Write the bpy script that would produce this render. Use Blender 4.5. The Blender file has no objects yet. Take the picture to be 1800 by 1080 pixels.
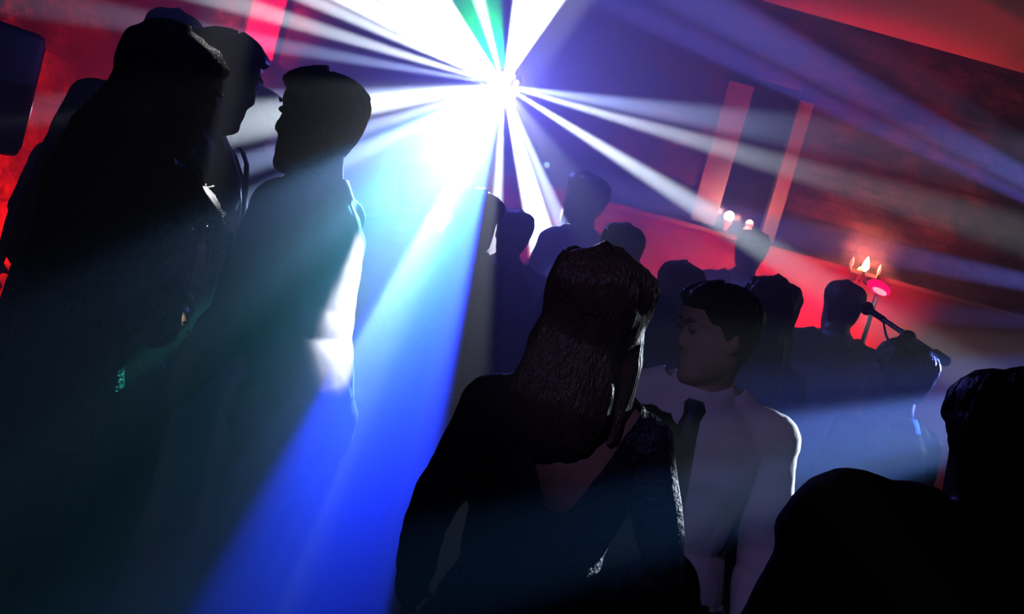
import bpy, bmesh, math, random
from mathutils import Vector, Matrix, noise
random.seed(7)
PI = math.pi
sc = bpy.context.scene
COL = sc.collection

# ---------------------------------------------------------------- camera
F_PX = 1900.0
ROLL, PITCH, CAM_Z = math.radians(15.5), math.radians(3.7), 1.55
_f = Vector((0, math.cos(PITCH), -math.sin(PITCH)))
_u0 = Vector((0, math.sin(PITCH), math.cos(PITCH)))
_r0 = Vector((1, 0, 0))
CR = _r0 * math.cos(ROLL) + _u0 * math.sin(ROLL)
CU = _u0 * math.cos(ROLL) - _r0 * math.sin(ROLL)
CO = Vector((0, 0, CAM_Z))
cam = bpy.data.cameras.new('camera')
cam.sensor_width = 36
cam.lens = 36 * F_PX / 1800
cam.clip_start = 0.02
camo = bpy.data.objects.new('camera', cam)
COL.objects.link(camo)
m = Matrix((CR, CU, -_f)).transposed().to_4x4()
m.translation = CO
camo.matrix_world = m
sc.camera = camo


def at(px, py, d):
    """photo pixel and distance along the view -> point in the room"""
    return CO + (_f + CR * ((px - 900) / F_PX) - CU * ((py - 540) / F_PX)) * d


# ---------------------------------------------------------------- world, exposure, render switches
sc.view_settings.view_transform = 'Standard'
sc.view_settings.look = 'None'
sc.view_settings.gamma = 1
sc.view_settings.exposure = 0
sc.view_settings.use_curve_mapping = False
w = bpy.data.worlds.new('world')
sc.world = w
w.use_nodes = True
w.node_tree.nodes['Background'].inputs[0].default_value = (0.0, 0.0, 0.0, 1)
cy = sc.cycles
cy.max_bounces = 4
cy.diffuse_bounces = 0
cy.glossy_bounces = 0
cy.transmission_bounces = 2
cy.volume_bounces = 0
cy.sample_clamp_indirect = 3
cy.use_denoising = True
cy.use_light_tree = True
cy.caustics_reflective = False
cy.caustics_refractive = False

SRC = at(885, 150, 6.0)
HAZE_AT = at(740, 300, 4.7)             # the fog drifts in front of the main light
HAZE = (0.0, 3.6, 0.75, 0.028)          # distance from there from / to, density there
_nt = w.node_tree
_v = _nt.nodes.new('ShaderNodeVolumeScatter')
_v.inputs['Color'].default_value = (0.95, 0.97, 1, 1)
_v.inputs['Anisotropy'].default_value = 0.4
_g = _nt.nodes.new('ShaderNodeNewGeometry')
_d = _nt.nodes.new('ShaderNodeVectorMath')
_d.operation = 'DISTANCE'
_d.inputs[1].default_value = (HAZE_AT.x * 1.35, HAZE_AT.y, HAZE_AT.z)
_r = _nt.nodes.new('ShaderNodeMapRange')
_r.interpolation_type = 'SMOOTHERSTEP'
for _i, _x in enumerate(HAZE):
    _r.inputs[_i + 1].default_value = _x
_k = _nt.nodes.new('ShaderNodeVectorMath')
_k.operation = 'MULTIPLY'
_k.inputs[1].default_value = (1.35, 1, 1)
_nt.links.new(_g.outputs['Position'], _k.inputs[0])
_nt.links.new(_k.outputs[0], _d.inputs[0])
_nt.links.new(_d.outputs['Value'], _r.inputs[0])
_nt.links.new(_r.outputs[0], _v.inputs['Density'])
_nt.links.new(_v.outputs[0], _nt.nodes['World Output'].inputs['Volume'])
w.cycles.volume_step_size = 0.35

# ---------------------------------------------------------------- stage lights


def spot(name, loc, target, half, colr, power, blend=0.35, size=0.01, name_parent=None):
    l = bpy.data.lights.new(name, 'SPOT')
    l.color = colr
    l.energy = power
    l.spot_size = 2 * math.radians(half)
    l.spot_blend = blend
    l.shadow_soft_size = size
    o = bpy.data.objects.new(name, l)
    COL.objects.link(o)
    d = (target - loc).normalized()
    o.rotation_euler = d.to_track_quat('-Z', 'Y').to_euler()
    o.location = loc
    if name_parent:
        o.parent = name_parent
        o.matrix_parent_inverse = Matrix.Translation(-Vector(name_parent.location))
    return o


WH = (0.72, 0.84, 1.0)
PB = (0.42, 0.56, 1.0)
RED_DADO = ((-1.0, 160), (.25, 600), (1.3, 170), (2.05, 620))
P_CORNER, P_LEFT, P_CEIL = 8000, 600, 150
BV = (0.02, 0.07, 1.0)
# screen angle (deg, clockwise from right), depth of the far point 500 px out, half angle, colour, power (kW)
BEAMS = [
    (-77, 6.0, 7.0, WH, 90, .3), (-62, 5.8, 8.5, WH, 110, .4),
    (-106, 6.0, 4.5, WH, 50, .4),
    (-128, 5.6, 7.2, WH, 100, .5), (-140, 5.4, 6.5, WH, 100, .6), (-150, 5.1, 3.8, WH, 80, .6),
    (-156, 5.0, 1.9, WH, 45, .6), (-163, 5.0, 2.0, WH, 30, .6), (-170, 5.0, 2.0, PB, 14, .7),
    (172, 3.25, 1.6, WH, 20, .6), (163, 3.3, .9, PB, 20, .6), (155, 3.2, 1.0, PB, 16, .6),
    (177, 5.6, 2.4, PB, 30, .6), (124, 2.2, 3.0, (.1, .3, .8), 14, 1),
    (148, 2.1, 2.1, (.25, .5, 1), 25, .9), (137, 2.2, 2, (.05, .7, .6), 9, .9), (129, 2.5, 2.6, (.25, .6, 1), 17, .9),
    (122, 3.3, 3.6, (.3, .62, 1), 24, 1),
    (118, 2.8, 2.6, (.05, .2, 1), 24, 1), (110.5, 2.8, 2.4, (.012, .04, 1), 260, .35),
    (93, 5.5, 2.7, WH, 26, .4), (76, 5.0, 4.0, WH, 60, .5), (67.5, 5.0, 2.6, PB, 20, .6),
    (32, 5.8, 3.2, WH, 48, .9), (9, 6.0, 4.6, PB, 20, .9), (16, 6.0, 3.0, WH, 42, .9),
]
for a, d, h, c, p, bl in BEAMS:
    r = math.radians(a)
    spot('beam', SRC, at(885 + 500 * math.cos(r), 150 + 500 * math.sin(r), d), h, c, p * 1000, bl)
# its green beam on the back wall and ceiling
spot('beam', SRC + Vector((0, .35, 0)), at(833, 0, 7.4), 9, (0.0, 1, 0.12), 150000, .3)
# general blue wash of the same fixture, and its weaker pale beams on the crowd
spot('wash', SRC, at(900, 900, 2.0), 85, (0.11, 0.11, 0.9), 230, 1.0, .03)
for px, py, d, h, p in ((640, 195, 2.75, 1.5, 2500), (603, 585, 2.8, 1.5, 2500), (232, 700, 2.36, 1.4, 0), (1095, 470, 1.93, 1.0, 1800), (840, 440, 4.0, 2.0, 1500)):
    spot('beam', SRC, at(px, py, d), h, WH if p else (.05, .9, .7), p or 5000, .6)
# fixture beyond the right edge, bands running left
SRC2 = at(2350, 610, 5.6)
for px, py, d, h, c, p in ((1600, 205, 5.6, 2.2, (.18, .2, 1), 45), (1600, 252, 5.6, 1.2, (.16, .15, 1), 60), (1500, 70, 5.8, 2.0, (.25, .4, .8), 6),
                           (1600, 455, 5.9, 2.2, (.2, .22, 1), 60), (1500, 540, 5.4, 1.8, (.2, .2, 1), 14),
                           (1500, 765, 2.9, 1.3, (.06, .2, 1), 22), (1500, 835, 2.8, .8, (.06, .2, 1), 16), (1500, 690, 3.0, 1.6, (.1, .16, .8), 8),
                           (1200, 900, 1.75, .9, (.08, .35, 1), 9),
                            (1428, 800, 2.42, 1.5, WH, 5), (1150, 640, 1.95, 1.2, WH, 1)):
    spot('beam', SRC2, at(px, py, d), h, c, p * 1000, .7)
# added fill lights, out of view: one violet behind the camera on the dancing couple, two pale ones above the crowd
FILL_SPOTS = [
    (Vector((-1.1, -.8, 3.62)), at(1270, 860, 2.3), 6.5, (0.45, 0.34, 1.0), 60, 'added violet fill light behind the camera, aimed at the dancing couple'),
    (Vector((.45, 3.0, 3.62)), at(575, 600, 2.78), 2.6, (.85, .88, 1), 2200, 'added pale fill light above the middle of the crowd, aimed at the pale shirt'),
    (Vector((-.9, 2.6, 3.62)), at(322, 375, 2.36), 2.6, (.95, .97, 1), 650, 'added pale fill light above the left of the crowd, aimed at the fringed shoulder'),
]


# ---------------------------------------------------------------- materials (all procedural)
def mat(name, col, rough=0.6, metal=0.0, emit=None, estr=0.0, spec=0.5, sheen=0.0, var=0.0, vscale=(30, 30, 30),
        bump=0.0, bscale=(60, 60, 60)):
    m = bpy.data.materials.new(name)
    m.use_nodes = True
    nt = m.node_tree
    b = nt.nodes['Principled BSDF']
    b.inputs['Base Color'].default_value = (*col, 1)
    b.inputs['Roughness'].default_value = rough
    b.inputs['Metallic'].default_value = metal
    b.inputs['Specular IOR Level'].default_value = spec
    b.inputs['Sheen Weight'].default_value = sheen
    if emit:
        b.inputs['Emission Color'].default_value = (*emit, 1)
        b.inputs['Emission Strength'].default_value = estr
    if var or bump:
        tc = nt.nodes.new('ShaderNodeTexCoord')

        def nz(scl):
            mp = nt.nodes.new('ShaderNodeMapping')
            mp.inputs['Scale'].default_value = scl
            nt.links.new(tc.outputs['Object'], mp.inputs['Vector'])
            n = nt.nodes.new('ShaderNodeTexNoise')
            n.inputs['Scale'].default_value = 1
            n.inputs['Detail'].default_value = 3
            nt.links.new(mp.outputs[0], n.inputs['Vector'])
            return n
        if var:
            n = nz(vscale)
            mx = nt.nodes.new('ShaderNodeMix')
            mx.data_type = 'RGBA'
            mx.inputs['A'].default_value = (*[c * (1 - var) for c in col], 1)
            mx.inputs['B'].default_value = (*[min(1, c * (1 + var)) for c in col], 1)
            nt.links.new(n.outputs['Fac'], mx.inputs['Factor'])
            nt.links.new(mx.outputs['Result'], b.inputs['Base Color'])
        if bump:
            n = nz(bscale)
            bp = nt.nodes.new('ShaderNodeBump')
            bp.inputs['Strength'].default_value = bump
            bp.inputs['Distance'].default_value = 0.01
            nt.links.new(n.outputs['Fac'], bp.inputs['Height'])
            nt.links.new(bp.outputs[0], b.inputs['Normal'])
    return m


def brick_mat(name, c1, c2, mortar, rot):
    m = bpy.data.materials.new(name)
    m.use_nodes = True
    nt = m.node_tree
    b = nt.nodes['Principled BSDF']
    b.inputs['Roughness'].default_value = 0.85
    tc = nt.nodes.new('ShaderNodeTexCoord')
    mp = nt.nodes.new('ShaderNodeMapping')
    mp.inputs['Rotation'].default_value = rot
    nt.links.new(tc.outputs['Object'], mp.inputs['Vector'])
    br = nt.nodes.new('ShaderNodeTexBrick')
    br.inputs['Scale'].default_value = 1
    br.inputs['Color1'].default_value = (*c1, 1)
    br.inputs['Color2'].default_value = (*c2, 1)
    br.inputs['Mortar'].default_value = (*mortar, 1)
    br.inputs['Mortar Size'].default_value = 0.008
    br.inputs['Brick Width'].default_value = 0.26
    br.inputs['Row Height'].default_value = 0.085
    nt.links.new(mp.outputs[0], br.inputs['Vector'])
    n = nt.nodes.new('ShaderNodeTexNoise')
    n.inputs['Scale'].default_value = 4.5
    n.inputs['Detail'].default_value = 6
    nt.links.new(mp.outputs[0], n.inputs['Vector'])
    mr = nt.nodes.new('ShaderNodeMapRange')
    mr.inputs[1].default_value = 0.35
    mr.inputs[2].default_value = 0.65
    mr.inputs[3].default_value = 0.12
    mr.inputs[4].default_value = 1.3
    nt.links.new(n.outputs['Fac'], mr.inputs[0])
    mu = nt.nodes.new('ShaderNodeVectorMath')
    mu.operation = 'SCALE'
    nt.links.new(br.outputs['Color'], mu.inputs[0])
    nt.links.new(mr.outputs[0], mu.inputs['Scale'])
    nt.links.new(mu.outputs[0], b.inputs['Base Color'])
    ad = nt.nodes.new('ShaderNodeMath')
    ad.operation = 'SUBTRACT'
    nt.links.new(n.outputs['Fac'], ad.inputs[0])
    nt.links.new(br.outputs['Fac'], ad.inputs[1])
    bp = nt.nodes.new('ShaderNodeBump')
    bp.inputs['Strength'].default_value = 1.0
    bp.inputs['Distance'].default_value = 0.05
    nt.links.new(ad.outputs[0], bp.inputs['Height'])
    nt.links.new(bp.outputs[0], b.inputs['Normal'])
    return m


def cloth(name, col, rough=0.75, spec=0.3, sheen=0.15):
    return mat(name, col, rough, spec=spec, sheen=sheen, var=0.15, vscale=(9, 9, 4), bump=0.35, bscale=(14, 14, 6))


M = {
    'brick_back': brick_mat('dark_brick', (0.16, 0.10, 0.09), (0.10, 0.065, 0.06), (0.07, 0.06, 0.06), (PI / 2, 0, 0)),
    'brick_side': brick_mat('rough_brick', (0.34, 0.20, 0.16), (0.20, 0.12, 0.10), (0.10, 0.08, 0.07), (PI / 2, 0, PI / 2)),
    'plaster': mat('plaster', (0.55, 0.5, 0.48), 0.9, var=0.12, vscale=(2, 2, 2), bump=0.2, bscale=(8, 8, 8)),
    'ceiling': mat('ceiling_paint', (0.42, 0.38, 0.38), 0.95, var=0.1, vscale=(1.5, 1.5, 1.5)),
    'floor': mat('floor_boards', (0.06, 0.045, 0.035), 0.35, var=0.4, vscale=(12, 1.2, 1), bump=0.2, bscale=(20, 2, 2)),
    'dado': mat('dado_paint', (0.5, 0.42, 0.4), 0.8, var=0.06, vscale=(3, 3, 3)),
    'glass_dark': mat('night_glass', (0.008, 0.01, 0.02), 0.15),
    'black': mat('black_plastic', (0.012, 0.012, 0.014), 0.45, bump=0.2, bscale=(200, 200, 200)),
    'grille': mat('speaker_grille', (0.01, 0.01, 0.011), 0.6, metal=0.5, bump=1.0, bscale=(400, 400, 400)),
    'steel': mat('steel', (0.35, 0.35, 0.37), 0.3, metal=1.0, var=0.1),
    'brass': mat('brass', (0.75, 0.5, 0.22), 0.3, metal=1.0, var=0.1),
    'stage': mat('stage_carpet', (0.03, 0.03, 0.032), 0.95, var=0.3, bump=0.5, bscale=(300, 300, 300)),
    'lens': mat('lit_lens', (0.8, 0.85, 1), 0.1, emit=(0.75, 0.87, 1), estr=60),
    'lens_red': mat('lit_red_lens', (0.8, 0.02, 0.02), 0.2, emit=(1, 0.01, 0.02), estr=12),
    'bulb': mat('warm_bulb', (1, 0.8, 0.6), 0.3, emit=(1, 0.62, 0.38), estr=14),
    'bulb_dim': mat('dim_bulb', (1, 0.6, 0.5), 0.3, emit=(1, 0.3, 0.25), estr=1.2),
    'shade': mat('frosted_glass', (0.8, 0.5, 0.5), 0.4, emit=(1, 0.25, 0.22), estr=0.5),
    'pink_glow': mat('pink_glow', (0.9, 0.1, 0.3), 0.5, emit=(1, 0.0, 0.12), estr=1.6),
    'pale_pink_glow': mat('pale_pink_glow', (1, 0.7, 0.8), 0.3, emit=(1, 0.4, 0.5), estr=1.6),
    'led': mat('led', (0.6, 1, 1), 0.3, emit=(0.45, 0.95, 1.0), estr=5),
    'skin': mat('skin', (0.52, 0.31, 0.23), 0.42, spec=0.5, var=0.08, vscale=(40, 40, 40), bump=0.08, bscale=(160, 160, 160)),
    'eye': mat('eye', (0.22, 0.2, 0.19), 0.2),
    'hair_dark': mat('dark_hair', (0.018, 0.013, 0.011), 0.38, spec=0.4, var=0.5, vscale=(120, 120, 10), bump=0.9, bscale=(170, 170, 9)),
    'hair_brown': mat('brown_hair', (0.09, 0.05, 0.03), 0.34, spec=0.7, var=0.5, vscale=(120, 120, 10), bump=0.9, bscale=(170, 170, 9)),
    'hair_light': mat('fair_hair', (0.33, 0.24, 0.15), 0.38, spec=0.7, var=0.4, vscale=(120, 120, 10), bump=0.9, bscale=(170, 170, 9)),
    'navy': cloth('navy_cloth', (0.012, 0.016, 0.04)),
    'black_cloth': cloth('black_cloth', (0.01, 0.01, 0.012)),
    'grey_cloth': cloth('grey_cloth', (0.06, 0.06, 0.07)),
    'white': cloth('white_cotton', (0.78, 0.76, 0.80)),
    'cream': cloth('pale_blouse', (0.55, 0.48, 0.46)),
    'teal': cloth('teal_satin', (0.02, 0.12, 0.11), rough=0.35, spec=0.6),
    'lace': mat('navy_lace', (0.014, 0.018, 0.04), 0.5, spec=0.5, var=0.6, vscale=(45, 45, 45), bump=1.0, bscale=(80, 80, 80)),
    'sequin_cloth': mat('sequin_cloth', (0.03, 0.03, 0.06), 0.3, spec=0.8, var=0.5, vscale=(90, 90, 90), bump=1.0, bscale=(130, 130, 130)),
    'sequin': mat('sequin', (0.75, 0.78, 0.9), 0.18, metal=1.0),
    'tie': cloth('dark_silk', (0.01, 0.014, 0.05), rough=0.45),
    'leather': mat('shoe_leather', (0.012, 0.01, 0.01), 0.35, bump=0.2),
    'pearl': mat('gemstone', (0.9, 0.92, 1.0), 0.08, spec=1.0),
}


# ---------------------------------------------------------------- mesh helpers
def mesh_obj(name, bm, material, parent=None, smooth=True, loc=None):
    me = bpy.data.meshes.new(name)
    bmesh.ops.recalc_face_normals(bm, faces=bm.faces)
    bm.to_mesh(me)
    bm.free()
    if smooth:
        for p in me.polygons:
            p.use_smooth = True
    me.materials.append(material)
    o = bpy.data.objects.new(name, me)
    COL.objects.link(o)
    if parent:
        o.parent = parent
    if loc is not None:
        o.location = loc
    return o


def tag(o, label=None, cat=None, group=None, kind=None):
    for k, v in (('label', label), ('category', cat), ('group', group), ('kind', kind)):
        if v:
            o[k] = v
    return o


def empty(name, loc, rz=0):
    o = bpy.data.objects.new(name, None)
    COL.objects.link(o)
    o.location = loc
    o.rotation_euler = (0, 0, rz)
    return o


def box(bm, a, b, bevel=0.0, mtx=None):
    r = bmesh.ops.create_cube(bm, size=1)
    vs = r['verts']
    for v in vs:
        v.co = Vector([(a[i] + b[i]) / 2 + v.co[i] * (b[i] - a[i]) for i in range(3)])
    if bevel:
        es = list({e for v in vs for e in v.link_edges})
        rr = bmesh.ops.bevel(bm, geom=es, offset=bevel, segments=3, profile=0.6, affect='EDGES')
        vs = list({v for f in rr['faces'] for v in f.verts} | {v for v in vs if v.is_valid})
    if mtx is not None:
        bmesh.ops.transform(bm, matrix=mtx, verts=vs)
    return vs


def tube(bm, pts, rad, seg=16, side=Vector((1, 0, 0)), cap=True):
    """loft of ellipses through points; rad = radius or (along side, across)"""
    pts = [Vector(p) for p in pts]
    rings = []
    n = len(pts)
    for i, p in enumerate(pts):
        t = (pts[min(i + 1, n - 1)] - pts[max(i - 1, 0)]).normalized()
        s = side - t * side.dot(t)
        if s.length < 1e-3:
            s = Vector((0, 1, 0)) - t * t.y
        s.normalize()
        q = t.cross(s)
        r = rad[i]
        rx, ry = r if isinstance(r, tuple) else (r, r)
        rings.append([bm.verts.new(p + s * rx * math.cos(2 * PI * k / seg) + q * ry * math.sin(2 * PI * k / seg))
                      for k in range(seg)])
    for a, b in zip(rings, rings[1:]):
        for k in range(seg):
            bm.faces.new((a[k], a[(k + 1) % seg], b[(k + 1) % seg], b[k]))
    if cap:
        for ring, p, sgn in ((rings[0], pts[0], -1), (rings[-1], pts[-1], 1)):
            r = rad[0] if sgn < 0 else rad[-1]
            rm = min(r) if isinstance(r, tuple) else r
            t = (pts[1] - pts[0]).normalized() if sgn < 0 else (pts[-1] - pts[-2]).normalized()
            mid = [bm.verts.new(p + (v.co - p) * 0.7 + t * sgn * rm * 0.55) for v in ring]
            c = bm.verts.new(p + t * sgn * rm * 0.8)
            for k in range(seg):
                bm.faces.new((ring[k], ring[(k + 1) % seg], mid[(k + 1) % seg], mid[k]))
                bm.faces.new((mid[k], mid[(k + 1) % seg], c))
    return rings


def ball(bm, c, r, mtx=None, seg=16):
    r = r if isinstance(r, tuple) else (r, r, r)
    q = bmesh.ops.create_uvsphere(bm, u_segments=seg, v_segments=max(6, seg // 2), radius=1)
    for v in q['verts']:
        v.co = Vector((v.co.x * r[0], v.co.y * r[1], v.co.z * r[2])) + Vector(c)
        if mtx is not None:
            v.co = mtx @ v.co
    return q['verts']


def disc_rod(bm, a, b, r1, r2=None, seg=20):
    """flat-ended rod or cone between two points"""
    a, b = Vector(a), Vector(b)
    r2 = r1 if r2 is None else r2
    t = (b - a).normalized()
    s = t.orthogonal().normalized()
    q = t.cross(s)
    A = [bm.verts.new(a + (s * math.cos(2 * PI * k / seg) + q * math.sin(2 * PI * k / seg)) * r1) for k in range(seg)]
    B = [bm.verts.new(b + (s * math.cos(2 * PI * k / seg) + q * math.sin(2 * PI * k / seg)) * r2) for k in range(seg)]
    for k in range(seg):
        bm.faces.new((A[k], A[(k + 1) % seg], B[(k + 1) % seg], B[k]))
    bm.faces.new(A[::-1])
    bm.faces.new(B)


def remeshed(bm, voxel, smooth=2, fold=0.0, seed=0):
    """union of overlapping closed shapes as one continuous surface"""
    me = bpy.data.meshes.new('tmp')
    bmesh.ops.recalc_face_normals(bm, faces=bm.faces)
    bm.to_mesh(me)
    bm.free()
    o = bpy.data.objects.new('tmp', me)
    COL.objects.link(o)
    r = o.modifiers.new('r', 'REMESH')
    r.mode = 'VOXEL'
    r.voxel_size = voxel
    if smooth:
        s = o.modifiers.new('s', 'SMOOTH')
        s.iterations = smooth
        s.factor = 0.5
    dg = bpy.context.evaluated_depsgraph_get()
    out = bpy.data.meshes.new_from_object(o.evaluated_get(dg))
    bpy.data.objects.remove(o)
    bpy.data.meshes.remove(me)
    b = bmesh.new()
    b.from_mesh(out)
    bpy.data.meshes.remove(out)
    if fold:
        b.normal_update()
        mv = []
        for v in b.verts:
            p = v.co
            n = noise.noise(Vector((p.x * 11 + seed, p.y * 11, p.z * 5 + p.x * 7)))
            n2 = noise.noise(Vector((p.x * 5, p.y * 5 + seed, p.z * 14)))
            mv.append(v.normal * fold * (0.6 * abs(n) + 0.7 * abs(n2)))
        for v, d in zip(b.verts, mv):
            v.co += d
    return b


def cut(bm, kill):
    """remove cloth and smooth the edge that is left"""
    bmesh.ops.delete(bm, geom=kill, context='VERTS')
    for _ in range(8):
        mv = {}
        for e in bm.edges:
            if len(e.link_faces) == 1:
                for a, b in (e.verts, reversed(e.verts)):
                    mv.setdefault(a, []).append(b.co.copy())
        for v, cs in mv.items():
            if len(cs) == 2:
                v.co = v.co * .4 + (cs[0] + cs[1]) * .3


# ---------------------------------------------------------------- the human figure
HEAD = [  # z, half width, front y, back y
    (-.122, .016, .066, .018), (-.112, .036, .084, .0), (-.095, .050, .089, -.02), (-.075, .058, .088, -.045),
    (-.055, .064, .087, -.062), (-.035, .068, .086, -.076), (-.015, .071, .085, -.088), (.010, .074, .084, -.097),
    (.030, .0765, .086, -.102), (.050, .078, .092, -.104), (.070, .077, .091, -.102), (.088, .072, .082, -.094),
    (.104, .061, .064, -.078), (.116, .044, .042, -.056), (.123, .022, .018, -.03), (.125, .004, .0, -.01)]


def lerp_tab(z):
    z = max(HEAD[0][0], min(HEAD[-1][0], z))
    for a, b in zip(HEAD, HEAD[1:]):
        if z <= b[0]:
            t = (z - a[0]) / (b[0] - a[0])
            return [a[i] + (b[i] - a[i]) * t for i in (1, 2, 3)]
    return list(HEAD[-1][1:])


def g(x, s):
    return math.exp(-(x / s) ** 2)


def head_pt(th, z, off=0.0, face=True):
    """th = 0 at the nose, +pi/2 at the figure's right ear"""
    hw, fr, bk = lerp_tab(z)
    mid = (fr + bk) / 2 - 0.006
    c, s = math.cos(th), math.sin(th)
    ex = 0.82
    x = hw * (abs(s) ** ex) * (1 if s >= 0 else -1)
    y = mid + ((fr - mid) if c > 0 else (mid - bk)) * (abs(c) ** ex) * (1 if c >= 0 else -1)
    if face and c > 0:
        nose = 0.0
        if -.034 < z < .045:
            t = (.045 - z) / .062
            nose = .024 * min(1, t) ** 1.1 * (1 if z > -.018 else max(0, 1 - (-.018 - z) / .016))
        w = .010 + .006 * max(0, min(1, (.03 - z) / .05))
        y += nose * g(x, w)
        y += (.006 * g(z + .050, .006) + .006 * g(z + .064, .007) - .004 * g(z + .057, .004)) * g(x, .022)
        y -= .010 * (g(x - .032, .016) + g(x + .032, .016)) * g(z - .027, .014)
        y += .003 * g(z - .047, .009) * g(abs(x) - .03, .02)
        y += .004 * g(z + .098, .014) * g(x, .018) - .004 * g(z + .08, .008) * g(x, .02)
    p = Vector((x, y, z))
    if off:
        n = Vector((x / (hw + .01) ** 2, (y - mid) / .09 ** 2, z / .12 ** 2))
        p += n.normalized() * off
    return p


def head_grid(bm, f, mtx, nu=56, nz=44):
    zs = [-.122 + .247 * (0.5 - 0.5 * math.cos(PI * i / (nz - 1))) for i in range(nz)]
    rows = []
    for z in zs:
        rows.append([bm.verts.new(mtx @ f(2 * PI * k / nu, z)) for k in range(nu)])
    for a, b in zip(rows, rows[1:]):
        for k in range(nu):
            bm.faces.new((a[k], a[(k + 1) % nu], b[(k + 1) % nu], b[k]))
    bm.faces.new(rows[0][::-1])
    bm.faces.new(rows[-1])


def sstep(a, b, x):
    t = max(0, min(1, (x - a) / (b - a)))
    return t * t * (3 - 2 * t)


def hair_mask(th, z, style):
    a = abs((th + PI) % (2 * PI) - PI) / PI          # 0 front .. 1 back
    if style == 'bald':
        line = .2
    else:
        line = .078 - .035 * sstep(.22, .34, a) - .045 * sstep(.38, .46, a) - .078 * sstep(.52, .75, a)
        if style in ('long', 'bob', 'bun'):
            line = .082 - .05 * sstep(.2, .34, a) - .05 * sstep(.36, .46, a) - .07 * sstep(.5, .6, a)
    return sstep(line - .008, line + .014, z)


def hair_off(th, z, style, thick, seed):
    m_ = hair_mask(th, z, style)
    a = abs((th + PI) % (2 * PI) - PI) / PI
    t = thick * (0.55 + 0.45 * sstep(.0, .1, z))
    if style == 'quiff':
        t += .011 * sstep(.06, .11, z) * (1 - sstep(.2, .5, a))
    if style == 'short':
        t += .006 * sstep(.07, .12, z) * (1 - a)
    if style in ('long', 'bob'):
        t += .012 * sstep(.25, .6, a) + .006
    n = noise.noise(Vector((math.cos(th) * 7 + seed, math.sin(th) * 7, z * 22)))
    n2 = noise.noise(Vector((math.cos(th) * 22 + seed, math.sin(th) * 22, z * 45)))
    t *= 1 + .28 * n + .16 * n2
    return -.007 * (1 - m_) + t * m_


def hand(bm, wrist, direc, palm_n, side, curl=0.5, k=1.0, spread=0.12):
    """palm, four jointed fingers and a thumb; side = +1 when the thumb leaves towards cross(direc, palm_n)"""
    d = direc.normalized()
    n = (palm_n - d * palm_n.dot(d)).normalized()       # palm faces n
    x = d.cross(n) * side                               # towards the thumb
    tube(bm, [wrist - d * .02 * k, wrist + d * .02 * k, wrist + d * .055 * k, wrist + d * .092 * k],
         [(.024 * k, .019 * k), (.032 * k, .017 * k), (.040 * k, .015 * k), (.038 * k, .012 * k)], 14, side=x)
    for i, (off, ln) in enumerate(((.030, .074), (.010, .082), (-.010, .077), (-.029, .060))):
        base = wrist + d * (.088 - .004 * abs(i - 1)) * k + x * off * k
        fd = (d + x * off * spread * 8).normalized()
        p = [base]
        ang = 0.15 + curl * .35
        for f in (.45, .32, .23):
            dd = (fd * math.cos(ang) + n * math.sin(ang)).normalized()
            p.append(p[-1] + dd * ln * f * k)
            ang += curl * (.95 + .1 * i)
        tube(bm, p, [.0095 * k, .009 * k, .0082 * k, .0068 * k], 10, side=x)
    b = wrist + d * .028 * k + x * .026 * k
    td = (d * .62 + x * .75 + n * .35).normalized()
    p1 = b + td * .034 * k
    p2 = p1 + (td + d * .5 + n * curl * .5).normalized() * .030 * k
    p3 = p2 + (td * .4 + d + n * curl * .7).normalized() * .026 * k
    tube(bm, [b, p1, p2, p3], [.014 * k, .0115 * k, .0105 * k, .008 * k], 10, side=n)


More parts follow.
